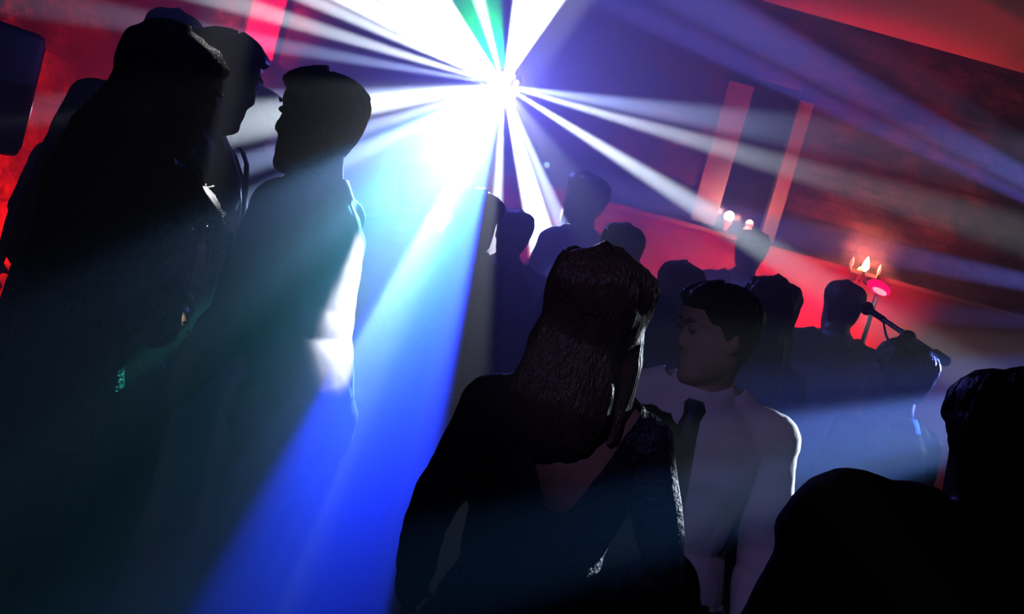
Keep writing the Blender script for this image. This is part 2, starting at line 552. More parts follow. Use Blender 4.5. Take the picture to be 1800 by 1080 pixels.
class Fig:
    """joints of one figure in its own frame: feet at the origin, facing +Y"""

    def __init__(s, female=False, build=1.0, lean=(0, 0), hyaw=0, hpitch=0, hroll=0, arms=None, shrug=0.0, stance=0.1, hscale=1.0):
        s.f = female
        s.b = build
        L = Vector((lean[0], lean[1], 0))
        s.pel = Vector((0, 0, .96))
        s.waist = Vector((0, 0, 1.10)) + L * .25
        s.chest = Vector((0, .01, 1.30)) + L * .6
        s.shz = Vector((0, -.005, 1.425 + shrug)) + L * .85
        s.neck = Vector((0, -.012, 1.48)) + L * .9
        s.head = Vector((0, .018, 1.625)) + L
        s.hm = (Matrix.Translation(s.head) @ Matrix.Rotation(math.radians(hyaw), 4, 'Z') @
                Matrix.Rotation(math.radians(hpitch), 4, 'X') @ Matrix.Rotation(math.radians(hroll), 4, 'Y') @
                Matrix.Scale(hscale, 4))
        sw = (.155 if female else .18) * (0.5 + 0.5 * build)
        s.sh, s.el, s.wr, s.hd = {}, {}, {}, {}
        arms = arms or {}
        for q in (1, -1):
            u, f, h = arms.get(q, ((q * .22, .05, -1), (q * .08, .25, -1), None))
            s.sh[q] = s.shz + Vector((q * sw, 0, 0))
            s.el[q] = s.sh[q] + Vector(u).normalized() * .285
            s.wr[q] = s.el[q] + Vector(f).normalized() * .25
            s.hd[q] = Vector(h or f).normalized()
        s.hip = {q: Vector((q * .085, 0, .92)) for q in (1, -1)}
        s.knee = {q: Vector((q * stance, .02, .50)) for q in (1, -1)}
        s.ank = {q: Vector((q * (stance + .01), -.02, .09)) for q in (1, -1)}

    def torso(s, bm, e=0.0, top=True):
        b, f = s.b, s.f
        W = [(.80, .10, .09), (.87, .165, .12), (.95, .17, .118), (1.03, .150, .108), (1.11, .132, .100), (1.20, .142, .110),
             (1.29, .160, .122), (1.37, .163, .116), (1.43, .140, .092), (1.475, .085, .066)]
        if f:
            W = [(.80, .10, .09), (.87, .172, .12), (.95, .168, .118), (1.03, .138, .102), (1.10, .118, .090), (1.19, .126, .098),
                 (1.27, .142, .115), (1.35, .142, .100), (1.42, .118, .078), (1.47, .068, .056)]
        if not top:
            W = [w_ for w_ in W if w_[0] < 1.0]

        def cx(z):
            P = [(.0, s.pel), (.96, s.pel), (1.10, s.waist), (1.30, s.chest), (1.425, s.shz), (1.48, s.neck)]
            for (z0, a), (z1, c) in zip(P, P[1:]):
                if z <= z1:
                    t = (z - z0) / (z1 - z0)
                    v = a.lerp(c, t)
                    return Vector((v.x, v.y, z))
            return Vector((s.neck.x, s.neck.y, z))
        tube(bm, [cx(z) for z, _, _ in W], [(x * b + e, y * b + e) for _, x, y in W], 28)
        if top:
            sr = (.040 if f else .048) * b + e * .8
            tube(bm, [s.sh[-1], s.shz + Vector((0, 0, .012)), s.sh[1]], [sr, sr * 1.05, sr], 16, side=Vector((0, 1, 0)))
            for q in (1, -1):
                tube(bm, [s.sh[q] * .75 + s.shz * .25 + Vector((0, 0, .005)), s.neck + Vector((q * .03, -.008, .03))],
                     [.040 * b + e, .036 + e * .8], 12)
                ball(bm, s.sh[q] + Vector((0, 0, -.012)), ((.047 if f else .058) * b + e * .8))
                if f:
                    ball(bm, s.chest + Vector((q * .065, .068, -.02)), .056 + e)

    def arm(s, bm, q, e=0.0, upto=1.0):
        k = (.82 if s.f else 1.0) * (.6 + .4 * s.b)
        a, b, c = s.sh[q], s.el[q], s.wr[q]
        P = [a, a.lerp(b, .35), a.lerp(b, .75), b, b.lerp(c, .25), b.lerp(c, .65), c]
        R = [.052, .050, .044, .038, .040, .034, .026]
        n = max(2, round(1 + upto * 6))
        tube(bm, P[:n], [r * k + e for r in R[:n]], 16)

    def leg(s, bm, q, e=0.0):
        a, b, c = s.hip[q], s.knee[q], s.ank[q]
        tube(bm, [a, a.lerp(b, .3), a.lerp(b, .75), b, b.lerp(c, .3), b.lerp(c, .75), c],
             [.092 + e, .085 + e, .064 + e, .056 + e, .058 + e, .042 + e, .036 + e], 18)

    def body(s, voxel, curl=.5):
        bm = bmesh.new()
        s.torso(bm)
        for q in (1, -1):
            s.arm(bm, q)
            s.leg(bm, q)
            tube(bm, [s.ank[q] + Vector((0, -.03, -.03)), s.ank[q] + Vector((0, .05, -.05)), s.ank[q] + Vector((q * .01, .15, -.068))],
                 [.036, (.042, .032), (.040, .018)], 12)
            inward = Vector((-q, 0, 0)) + Vector((0, -.3, 0))
            hand(bm, s.wr[q], s.hd[q], inward, q, curl, .92 if s.f else 1.0)
        nr = .047 if s.f else .057
        hb = s.hm @ Vector((0, -.022, -.045))
        tube(bm, [s.neck + Vector((0, 0, -.05)), s.neck + Vector((0, 0, .02)), s.neck.lerp(hb, .6), hb],
             [nr * 1.25, nr * 1.08, nr, nr * .98], 18)
        head_grid(bm, head_pt_face, s.hm)
        for q in (1, -1):
            mt = s.hm @ Matrix.Translation((q * .078, -.008, .006)) @ Matrix.Rotation(q * .35, 4, 'Z') @ Matrix.Rotation(-.15, 4, 'X')
            ball(bm, (0, 0, 0), (.008, .019, .032), mt, 14)
            ball(bm, (-q * .006, .004, -.02), (.009, .010, .012), mt, 10)
            ball(bm, (q * .031, .0765, .028), .0118, s.hm, 12)
        return remeshed(bm, voxel, 2)


def head_pt_face(th, z):
    return head_pt(th, z, 0.0, True)


STAGE_Z = 0.2
N_FIG = [0]


def person(label, px, py, d, yaw, z0=0.0, voxel=.011, hair='short', hmat='hair_dark', thick=.014, outfit='suit',
           top_mat='navy', low_mat='black_cloth', curl=.5, group=None, extra=None, hair_len=None, hair_shift=0.0, **kw):
    """px, py, d = middle of the head. The figure is scaled so that it stands on z0 with its head there"""
    N_FIG[0] += 1
    seed = N_FIG[0] * 3.7
    F = Fig(**kw)
    W = at(px, py, d)
    s = (W.z - z0) / F.head.z
    rz = math.radians(yaw)
    R = Matrix.Rotation(rz, 3, 'Z')
    off = R @ (Vector((F.head.x, F.head.y, 0)) * s)
    base = Vector((W.x - off.x, W.y - off.y, z0))
    o = mesh_obj('person', F.body(voxel / s, curl), M['skin'])
    o.location = base
    o.rotation_euler = (0, 0, rz)
    o.scale = (s, s, s)
    tag(o, label, 'person', group)

    def part(name, bm, m_, label=None, under=None):
        p = mesh_obj(name, bm, M[m_], under or o)
        if label:
            p['label'] = label
        return p
    for q in (1, -1):
        bm = bmesh.new()
        ball(bm, (q * .031, .0795, .0265), (.0122, .0112, .0092), F.hm, 14)
        e_ = part('eye', bm, 'eye')
        bm = bmesh.new()
        ball(bm, (q * .031, .0895, .0265), (.0048, .0022, .0048), F.hm, 12)
        part('iris', bm, 'leather', under=e_)
        bm = bmesh.new()
        tube(bm, [F.hm @ Vector((q * x_, y_, z_)) for x_, y_, z_ in ((.014, .096, .046), (.028, .0935, .051), (.044, .082, .046))],
             [(.004, .0035), (.0045, .0035), (.002, .002)], 8)
        part('eyebrow', bm, hmat)
    # hair
    if hair != 'bald':
        bm = bmesh.new()
        style = hair
        head_grid(bm, lambda th, z: head_pt(th, z, hair_off(th, z, style, thick, seed), False), F.hm, 96, 64)
        if hair in ('long', 'bob', 'bun', 'pony'):
            hc = F.hm
            if hair == 'bun':
                ball(bm, (0, -.125, .055), (.055, .048, .052), hc, 18)
            elif hair == 'pony':
                ball(bm, (0, -.11, .05), (.03, .03, .03), hc, 14)
                tube(bm, [hc @ Vector((0, -.11, .05)), hc @ Vector((0, -.15, .0)), hc @ Vector((0, -.15, -.1)), hc @ Vector((0, -.13, -.2))],
                     [.025, .034, .03, .012], 14)
            else:
                ln = hair_len or (.34 if hair == 'long' else .12)
                a = hc @ Vector((0, -.035, .05))
                b_ = hc @ Vector((0, -.05, -.05))
                yb = F.shz.y - .095
                base_ = Vector((b_.x, min(b_.y, yb), 0))
                P = [a, b_, Vector((b_.x, (b_.y + base_.y) / 2, F.head.z - .12)), Vector((b_.x, base_.y + .012, F.head.z - .12 - ln * .35)),
                     Vector((b_.x, base_.y + .008, F.head.z - .12 - ln * .75)), Vector((b_.x, base_.y + .012, F.head.z - .12 - ln))]
                P = [p_ + Vector((hair_shift * min(1, i_ / 3), 0, 0)) for i_, p_ in enumerate(P)]
                tube(bm, P, [(.082, .075), (.093, .07), (.100, .056), (.104, .044), (.088, .034), (.04, .014)], 24)
                for q in (1, -1):
                    l0 = hc @ Vector((q * .078, -.02, .03))
                    l1 = hc @ Vector((q * .092, -.02, -.06))
                    l2 = Vector((l1.x, l1.y - .01, l1.z - .09))
                    l3 = Vector((l1.x * .95, l1.y - .04, l1.z - min(ln, .2)))
                    tube(bm, [l0, l1, l2, l3], [.022, .028, .026, .010], 12)
            bm = remeshed(bm, .007 / s if voxel < .01 else .009, 1)
            for v in bm.verts:
                p = v.co
                n = noise.noise(Vector((p.x * 30 + seed, p.y * 30, p.z * 5)))
                n2 = noise.noise(Vector((p.x * 75 + seed, p.y * 75, p.z * 9)))
                v.co += v.normal * (.007 * n + .003 * n2)
        part('hair', bm, hmat)
    # clothing
    sleeve = .45 if outfit == 'dress' or top_mat == 'sequin_cloth' else .98
    fl = .010

    def garment(name, m_, e, sleeve, lo=None, neck=None, fold=fl, label=None, vx=None):
        bm = bmesh.new()
        F.torso(bm, e)
        if sleeve:
            for q in (1, -1):
                F.arm(bm, q, e * .9, sleeve)
        if lo:
            tube(bm, [(0, 0, z) for z, _, _ in lo], [(x, y) for _, x, y in lo], 28)
        bm = remeshed(bm, vx or voxel, 2, fold, seed)
        zn = neck or (F.neck.z + .02)
        kill = [v for v in bm.verts if v.co.z > zn - .0 + .25 * max(0, abs(v.co.x - F.neck.x) - .06) and abs(v.co.x - F.neck.x) < .1]
        cut(bm, kill)
        return bm

    def trousers(m_, e=.016):
        bm = bmesh.new()
        F.torso(bm, e + (.012 if outfit.startswith('shirt') else 0), False)
        for q in (1, -1):
            F.leg(bm, q, e)
            tube(bm, [F.knee[q], F.ank[q] + Vector((0, 0, -.02))], [.078, .070], 16)
        part('trousers', remeshed(bm, max(voxel, .012), 2, .008, seed), m_)

    def shoes(heel=False):
        for q in (1, -1):
            bm = bmesh.new()
            a = F.ank[q]
            tube(bm, [a + Vector((0, -.055, -.045)), a + Vector((0, 0, -.04)), a + Vector((0, .08, -.055)), a + Vector((q * .01, .165, -.07)),
                      a + Vector((q * .01, .2, -.075))],
                 [(.034, .036), (.042, .044), (.046, .030), (.046, .018), (.03, .012)], 16)
            part('shoe', bm, 'leather')

    def collar(m_, sh_):
        bm = bmesh.new()
        c = F.neck + Vector((0, .004, 0))
        seg = 40
        r1 = (.066 if F.f else .078)
        rows = []
        for (dz, rr) in ((-.012, r1 + .012), (.022, r1 - .004), (.040, r1 - .008), (.040, r1 - .002), (.018, r1 + .012), (-.006, r1 + .028)):
            row = []
            for i in range(seg + 1):
                th = .12 + (2 * PI - .24) * i / seg
                fr = math.cos(th)
                z = dz - (.028 * max(0, fr) ** 2) - (.030 * max(0, fr) ** 8 if dz < 0 and rr > r1 + .02 else 0)
                row.append(bm.verts.new(c + Vector((rr * math.sin(th), rr * .95 * math.cos(th), z))))
            rows.append(row)
        for a, b in zip(rows, rows[1:]):
            for i in range(seg):
                bm.faces.new((a[i], a[i + 1], b[i + 1], b[i]))
        part('collar', bm, m_, under=sh_)

    def front_y(z, e):
        """front of the torso at height z"""
        b = F.b
        y = {1.0: .110, 1.1: .100, 1.2: .110, 1.3: .122, 1.37: .116, 1.43: .095, 1.47: .075}
        ks = sorted(y)
        z = max(ks[0], min(ks[-1], z))
        for k0, k1 in zip(ks, ks[1:]):
            if z <= k1:
                t = (z - k0) / (k1 - k0)
                v = y[k0] + (y[k1] - y[k0]) * t
                break
        t2 = max(0, min(1, (z - 1.1) / .35))
        return F.waist.y + (F.shz.y - F.waist.y) * t2 + v * b + e, F.waist.x + (F.shz.x - F.waist.x) * t2

    def tie(m_, sh_):
        bm = bmesh.new()
        rows = []
        for z, w_, lift in ((1.472, .018, .016), (1.462, .026, .026), (1.435, .019, .028), (1.415, .024, .024), (1.3, .038, .022), (1.15, .047, .024),
                            (1.03, .050, .024), (.98, .002, .024)):
            y, x0 = front_y(z, .016 + lift)
            rows.append([bm.verts.new((x0 + w_ * k, y + (.006 if abs(k) < .5 else 0), z)) for k in (-1, -.3, .3, 1)] +
                        [bm.verts.new((x0 + w_ * k, y - .006, z)) for k in (1, -1)])
        for a, b in zip(rows, rows[1:]):
            for i in range(6):
                bm.faces.new((a[i], a[(i + 1) % 6], b[(i + 1) % 6], b[i]))
        bm.faces.new(rows[0][::-1])
        bm.faces.new(rows[-1])
        part('tie', bm, m_, 'dark tie', under=sh_)

    if outfit == 'suit':
        sh_ = part('shirt', garment('shirt', 'white', .010, 0), 'white')
        bm = garment('jacket', top_mat, .020, .96, lo=[(.80, .185, .135), (.90, .188, .14), (1.0, .175, .13), (1.1, .16, .125)])
        kill = [v for v in bm.verts if v.co.y > .04 and v.co.z > 1.14 and abs(v.co.x - F.shz.x * .8) < .004 + (v.co.z - 1.14) * .19]
        cut(bm, kill)
        part('jacket', bm, top_mat)
        collar('white', sh_)
        tie('tie', sh_)
        trousers(low_mat)
    elif outfit in ('shirt', 'shirt_tie'):
        bm = garment('shirt', top_mat, .016, .93, fold=.012)
        cut(bm, [v for v in bm.verts if v.co.z < .99 and abs(v.co.x) < .17 and abs(v.co.y) < .14])
        sh_ = part('shirt', bm, top_mat)
        collar(top_mat, sh_)
        if outfit == 'shirt_tie':
            tie('tie', sh_)
        trousers(low_mat)
    elif outfit == 'blouse':
        part('blouse', garment('blouse', top_mat, .016, .6, neck=F.neck.z - .05, fold=.010, lo=[(.90, .205, .15), (.98, .19, .14), (1.06, .155, .12)]), top_mat)
        trousers(low_mat)
    elif outfit in ('dress', 'back_dress'):
        bm = garment('dress', top_mat, .010, sleeve, neck=F.neck.z - .04,
                     lo=[(.30, .21, .18), (.5, .20, .17), (.8, .19, .15), (.95, .18, .135), (1.05, .145, .11)])
        if outfit == 'back_dress':
            kill = [v for v in bm.verts if v.co.y < 0 and v.co.z > 1.27 and abs(v.co.x - F.shz.x) < .02 + (v.co.z - 1.27) * .5]
            cut(bm, kill)
        part('dress', bm, top_mat)
    shoes()
    if extra:
        extra(F, o, part)
    return o


# ================================================================ the setting
RX0, RX1, RY0, RY1, RZ = -2.6, 5.0, -3.0, 8.5, 3.80


def struct(name, a, b, m_):
    bm = bmesh.new()
    box(bm, a, b)
    return tag(mesh_obj(name, bm, M[m_], smooth=False), kind='structure')


def wall_with_hole(name, x0, x1, z0, z1, hx0, hx1, hz0, hz1, y0, y1, m_):
    bm = bmesh.new()
    box(bm, (x0, y0, z0), (hx0, y1, z1))
    box(bm, (hx1, y0, z0), (x1, y1, z1))
    box(bm, (hx0, y0, z0), (hx1, y1, hz0))
    box(bm, (hx0, y0, hz1), (hx1, y1, z1))
    return tag(mesh_obj(name, bm, M[m_], smooth=False), kind='structure')


struct('floor', (RX0 - .1, RY0 - .1, -.1), (RX1 + .1, RY1 + .3, 0), 'floor')
struct('ceiling', (RX0 - .1, RY0 - .1, RZ), (RX1 + .1, RY1 + .3, RZ + .1), 'ceiling')
struct('wall_left', (RX0 - .15, RY0 - .1, 0), (RX0, RY1 + .3, RZ), 'brick_side')
struct('wall_right', (RX1, RY0 - .1, 0), (RX1 + .15, RY1 + .3, RZ), 'brick_side')
struct('wall_front', (RX0, RY0 - .15, 0), (RX1, RY0, RZ), 'plaster')
WT, WB = at(1365, 150, RY1), at(1295, 400, RY1)
WX, WW = (WT.x + WB.x) / 2, .185
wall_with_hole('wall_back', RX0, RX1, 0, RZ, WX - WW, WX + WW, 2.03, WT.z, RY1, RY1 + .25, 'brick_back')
DADO = 2.0
struct('trim_1', (RX0, RY1 - .06, 0), (RX1, RY1, DADO - .03), 'dado')
struct('trim_2', (RX0, RY1 - .11, DADO - .03), (RX1, RY1, DADO), 'dado')
win = empty('window_1', (WX, RY1, 2.03))
tag(win, kind='structure')
bm = bmesh.new()
box(bm, (-WW, .10, 0), (WW, .12, WT.z - 2.03))
mesh_obj('pane', bm, M['glass_dark'], win, False)
bm = bmesh.new()
hh = WT.z - 2.03
box(bm, (-WW - .20, -.03, 0), (-WW, 0, hh * .93), .008)
box(bm, (WW, -.03, 0), (WW + .11, 0, hh * .93), .008)
mesh_obj('window_frame', bm, M['plaster'], win, False)
bm = bmesh.new()
box(bm, (-WW, .07, hh * .5 - .012), (WW, .1, hh * .5 + .012))
mesh_obj('glazing_bar', bm, M['black'], win, False)
bm = bmesh.new()
box(bm, (RX0 + .02, 5.75, 0.0), (RX1 - .02, RY1 - .07, STAGE_Z), .01)
tag(mesh_obj('stage_platform', bm, M['stage'], smooth=False), 'low black carpeted stage platform along the back wall, behind the crowd', 'stage')


cp = at(462, 80, RY1 - .1)
struct('trim_3', (cp.x - .12, RY1 - .14, 0), (cp.x + .13, RY1, RZ), 'plaster')
# ================================================================ light fixtures
def tripod(root, z, m_='black', spread=.45, n=3):
    """pole and three legs under a fixture; root is on the ground"""
    bm = bmesh.new()
    disc_rod(bm, (0, 0, .12), (0, 0, z * .55), .019)
    disc_rod(bm, (0, 0, z * .5), (0, 0, z), .014)
    mesh_obj('pole', bm, M[m_], root)
    bm = bmesh.new()
    disc_rod(bm, (0, 0, z * .5 - .03), (0, 0, z * .5 + .03), .027)
    mesh_obj('height_clamp', bm, M[m_], root)
    bm = bmesh.new()
    disc_rod(bm, (0, 0, .55), (0, 0, .62), .030)
    mesh_obj('leg_hub', bm, M[m_], root)
    for k in range(n):
        a = 2 * PI * k / n + .4
        bm = bmesh.new()
        tube(bm, [(0.02 * math.cos(a), .02 * math.sin(a), .58), (spread * math.cos(a), spread * math.sin(a), .02)], [.012, .012], 10)
        disc_rod(bm, (.02 * math.cos(a), .02 * math.sin(a), .2), (spread * .6 * math.cos(a), spread * .6 * math.sin(a), .24), .007)
        mesh_obj('leg', bm, M[m_], root)


def multi_beam(loc, face, label, z0):
    """a round multi-lens beam effect on a tripod stand; loc = middle of the light, face = direction"""
    root = empty('disco_light', (loc.x, loc.y, z0))
    tag(root, label, 'stage light')
    h = loc.z - z0
    tripod(root, h - .17)
    d = face.normalized()
    q = d.to_track_quat('Z', 'Y').to_matrix().to_4x4()
    T = Matrix.Translation(Vector((0, 0, h))) @ q
    bm = bmesh.new()
    disc_rod(bm, (0, 0, -.20), (0, 0, -.06), .06, .10, 28)
    disc_rod(bm, (0, 0, -.062), (0, 0, 0), .10, .105, 28)
    bmesh.ops.transform(bm, matrix=T, verts=bm.verts)
    mesh_obj('housing', bm, M['black'], root)
    bm = bmesh.new()
    for i in range(19):
        if i == 0:
            x = y = 0
        elif i < 7:
            x, y = .038 * math.cos(i * PI / 3), .038 * math.sin(i * PI / 3)
        else:
            x, y = .076 * math.cos(i * PI / 6), .076 * math.sin(i * PI / 6)
        ball(bm, (x, y, -.004 + .012), (.015, .015, .008), None, 12)
    bmesh.ops.transform(bm, matrix=T, verts=bm.verts)
    mesh_obj('lens_array', bm, M['lens'], root)
    bm = bmesh.new()
    pts = [(-.135, 0, -.08), (-.135, 0, -.15), (0, 0, -.17), (.135, 0, -.15), (.135, 0, -.08)]
    tube(bm, [(x, 0, z) for x, _, z in [(-.125, 0, 0.0), (-.125, 0, -.12), (-.08, 0, -.17), (.08, 0, -.17), (.125, 0, -.12), (.125, 0, 0)]],
         [.008] * 6, 8, side=Vector((0, 1, 0)))
    bmesh.ops.transform(bm, matrix=Matrix.Translation((0, 0, h)), verts=bm.verts)
    mesh_obj('yoke', bm, M['black'], root)
    return root


multi_beam(SRC + Vector((0, .06, 0)), Vector((-.15, -1, -.12)), 'round multi-lens disco light on a tripod, blazing white at the centre of all the beams', STAGE_Z)
multi_beam(SRC2 + (SRC2 - Vector((2.5, 5.6, 2.2))).normalized() * .06, Vector((-1, -.1, .1)), 'second disco light on a tripod by the right wall, sending bands of blue light leftwards', STAGE_Z)


def par_can(x, y, z0, aim, power, colr, half, label, m_='lens_red', blend=.6):
    """floor par can: body, lens, bracket, and its lamp"""
    root = empty('uplight', (x, y, z0))
    tag(root, label, 'uplight', None)
    d = (Vector(aim) - Vector((x, y, z0 + .17))).normalized()
    T = Matrix.Translation((0, 0, .17)) @ d.to_track_quat('Z', 'Y').to_matrix().to_4x4()
    bm = bmesh.new()
    tube(bm, [(0, 0, -.10), (0, 0, -.03), (0, 0, .06)], [.045, .065, .07], 24)
    bmesh.ops.transform(bm, matrix=T, verts=bm.verts)
    mesh_obj('housing', bm, M['black'], root)
    bm = bmesh.new()
    disc_rod(bm, (0, 0, .10), (0, 0, .118), .064, .06, 24)
    bmesh.ops.transform(bm, matrix=T, verts=bm.verts)
    mesh_obj('lens', bm, M[m_], root)
    bm = bmesh.new()
    tube(bm, [(-.085, 0, .17), (-.085, 0, .01), (.085, 0, .01), (.085, 0, .17)], [.009] * 4, 8, side=Vector((0, 1, 0)))
    mesh_obj('bracket', bm, M['black'], root)
    spot('uplight_lamp', Vector((x, y, z0 + .17)) + d * .13, Vector(aim), half, colr, power, blend, .05, name_parent=root)
    return root


for loc, tg, half, colr, pw, lab in FILL_SPOTS:  # can bodies made up for the added fill lights
    root = empty('fill_spotlight', (loc.x, loc.y, RZ))
    tag(root, lab, 'spotlight')
    d = (tg - loc).normalized()
    T = Matrix.Translation(loc - Vector((loc.x, loc.y, RZ))) @ d.to_track_quat('Z', 'Y').to_matrix().to_4x4()
    bm = bmesh.new()
    disc_rod(bm, (0, 0, -.09), (0, 0, -.03), .025, .045, 24)
    disc_rod(bm, (0, 0, -.031), (0, 0, .07), .045, .05, 24)
    bmesh.ops.transform(bm, matrix=T, verts=bm.verts)
    mesh_obj('housing', bm, M['black'], root)
    bm = bmesh.new()
    ball(bm, (0, 0, .07), (.04, .04, .012), T)
    mesh_obj('lens', bm, M['steel'], root)
    bm = bmesh.new()
    disc_rod(bm, (0, 0, 0), (0, 0, -.02), .05)
    disc_rod(bm, (0, 0, -.015), (0, 0, -.14), .012)
    mesh_obj('fill_light_mount', bm, M['black'], root)
    spot('fill_lamp', loc + d * .1, tg, half, colr, pw, .7, .01, name_parent=root)

RED = (1.0, 0.006, 0.03)
for (x, pw), lab in zip(RED_DADO, ('at the left end of the stage', 'behind the disco light tripod', 'left of the narrow window', 'right of the narrow window', 'at the right end of the stage')):
    par_can(x, RY1 - .75, STAGE_Z, (x, RY1, 1.25), pw, RED, 44, 'red uplight washing the back wall panelling, ' + lab)
par_can(3.0, 6.6, STAGE_Z + .02, at(1560, -60, 8.0), P_CEIL, (1, .02, .04), 16, 'red uplight on the right of the stage aimed at the ceiling', blend=.3)
par_can(cp.x, 7.2, STAGE_Z, (cp.x, 8.36, 3.0), P_CORNER, (1, .004, .07), 13, 'red uplight in the left corner of the stage, lighting the corner strip')
par_can(-2.38, 5.2, 0, (-2.55, 5.5, 2.6), P_LEFT, (1, .008, .012), 48, 'red uplight on the floor washing the rough brick left wall')

# warm wall lamps and candle lanterns
sl = at(1277, 381, RY1 - .14)
for (p, m_, big, lab) in ((at(1277, 381, RY1 - .1), 'bulb', 1.0, 'bright glass lantern on the panelling ledge, left of the two under the narrow window'),
                          (at(1312, 394, RY1 - .1), 'bulb_dim', .8, 'dim reddish lantern on the panelling ledge, right of the two under the narrow window')):
    p.y = RY1 - .16
    root = empty('lantern', (p.x, p.y, p.z - .075))
    tag(root, lab, 'lantern')
    bm = bmesh.new()
    disc_rod(bm, (0, .02, -.02), (0, .10, -.02), .008)
    tube(bm, [(0, 0, -.03), (0, 0, 0), (0, 0, .03)], [.012, .022, .036], 18)
    mesh_obj('holder', bm, M['shade'], root)
    bm = bmesh.new()
    ball(bm, (0, 0, .075), (.042 * big, .042 * big, .042 * big))
    mesh_obj('glass_globe', bm, M[m_], root)
    l = bpy.data.lights.new('lantern_lamp', 'POINT')
    l.energy = 9 * big if m_ == 'bulb' else 3
    l.color = (1, .35, .3)
    l.shadow_soft_size = .03
    lo = bpy.data.objects.new('lantern_lamp', l)
    COL.objects.link(lo)
    lo.parent = root
    lo.location = (0, -.06, .13)
p = at(1520, 462, RY1 - .12)
root = empty('wall_sconce', (p.x, RY1 - .01, p.z - .1))
tag(root, 'warm glowing wall sconce with three flame bulbs right of the narrow window', 'wall sconce')
bm = bmesh.new()
ball(bm, (0, -.005, 0), (.05, .012, .07))
mesh_obj('back_plate', bm, M['brass'], root)
for i, dx in enumerate((-.11, 0, .11)):
    bm = bmesh.new()
    tube(bm, [(0, -.01, -.02), (dx * .5, -.07, -.06), (dx, -.11, -.03), (dx, -.11, .03)], [.008, .007, .007, .012], 10)
    mesh_obj('arm', bm, M['brass'], root)
    bm = bmesh.new()
    k = 1.35 if dx == 0 else .7
    tube(bm, [(dx, -.11, .035), (dx, -.11, .06), (dx, -.11, .08 + .02 * k), (dx, -.11, .08 + .05 * k)], [.010 * k, .022 * k, .016 * k, .003], 14)
    mesh_obj('flame_bulb', bm, M['bulb' if dx == 0 else 'bulb_dim'], root)
l = bpy.data.lights.new('sconce_lamp', 'POINT')
l.energy = 14
l.color = (1, .22, .14)
l.shadow_soft_size = .03
lo = bpy.data.objects.new('sconce_lamp', l)
COL.objects.link(lo)
lo.parent = root
lo.location = (0, -.14, .17)

p = at(961, 290, 8.3)
root = empty('led_lamp', (p.x, RY1, p.z))
tag(root, 'tiny pale cyan lamp on the back wall just below the white beams', 'lamp')
bm = bmesh.new()
disc_rod(bm, (0, 0, 0), (0, -.12, 0), .02)
mesh_obj('stem', bm, M['black'], root)
bm = bmesh.new()
ball(bm, (0, -.13, 0), .024)
mesh_obj('lens', bm, M['led'], root)

# ================================================================ stage gear
# loudspeaker at the left edge
p = at(-42, 140, 4.4)
root = empty('loudspeaker', (p.x, p.y, 0), math.radians(-25))
tag(root, 'black loudspeaker on a tripod stand at the left edge, before the red brick wall', 'loudspeaker')
tripod(root, p.z - .25)
bm = bmesh.new()
box(bm, (-.16, -.17, p.z - .27), (.16, .17, p.z + .25), .045)
mesh_obj('cabinet', bm, M['black'], root)
bm = bmesh.new()
box(bm, (-.135, .165, p.z - .23), (.135, .182, p.z + .21), .012)
mesh_obj('grille', bm, M['grille'], root)
bm = bmesh.new()
tube(bm, [(.158, -.07, p.z + .02), (.185, -.06, p.z + .02), (.185, .06, p.z + .02), (.158, .07, p.z + .02)], [.009] * 4, 8)
mesh_obj('handle', bm, M['black'], root)

# glowing pink oval on a stand; the glow is put into its material
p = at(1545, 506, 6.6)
root = empty('pink_oval', (p.x, p.y, STAGE_Z))
tag(root, 'glowing pink oval tilted on a thin stand, just under the wall sconce', 'lamp')
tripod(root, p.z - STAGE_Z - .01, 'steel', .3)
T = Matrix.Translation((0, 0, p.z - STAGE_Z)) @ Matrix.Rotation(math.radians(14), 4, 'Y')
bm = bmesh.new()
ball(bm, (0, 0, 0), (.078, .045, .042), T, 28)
mesh_obj('oval_body', bm, M['pink_glow'], root)
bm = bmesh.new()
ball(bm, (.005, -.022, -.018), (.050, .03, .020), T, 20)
mesh_obj('bulb', bm, M['pale_pink_glow'], root)  # paler emissive patch low on the oval

# boom microphone
a, b = at(1553, 562, 3.9), at(1657, 632, 3.5)
c = a.lerp(b, .45)
root = empty('microphone_stand', (c.x, c.y, 0))
tag(root, 'black boom microphone stand reaching over the head of a guest at the right', 'microphone stand')
tripod(root, c.z - .02, 'black', .28)


def loc_(v):
    return Vector(v) - Vector((c.x, c.y, 0))


bm = bmesh.new()
tube(bm, [loc_(a), loc_(c), loc_(b)], [.008, .010, .010], 12)
mesh_obj('boom', bm, M['black'], root)
bm = bmesh.new()
ball(bm, loc_(c), (.026, .022, .022))
mesh_obj('clutch', bm, M['black'], root)
bm = bmesh.new()
e = (b - a).normalized()
tube(bm, [loc_(b - e * .05), loc_(b + e * .02)], [.018, .018], 12)
mesh_obj('counterweight', bm, M['black'], root)
bm = bmesh.new()
tube(bm, [loc_(a - e * .12), loc_(a - e * .02), loc_(a)], [.012, .011, .012], 14)
ball(bm, loc_(a - e * .135), (.024, .024, .026))
mesh_obj('microphone', bm, M['grille'], root)
bm = bmesh.new()
pts = []
for i in range(25):
    t = i / 24
    q = loc_(a.lerp(b, t))
    sag = Vector((0, -.008, -.045 * abs(math.sin(t * PI * 3)) - .008))
    pts.append(q + sag)
tube(bm, pts, [.004] * 25, 8)
mesh_obj('cable', bm, M['black'], root)

# ================================================================ the people
DOWN = ((.18, .05, -1), (.06, .25, -1), None)


def arms(r=None, l=None):
    d = {}
    if r:
        d[1] = r
    if l:
        d[-1] = l
    return d


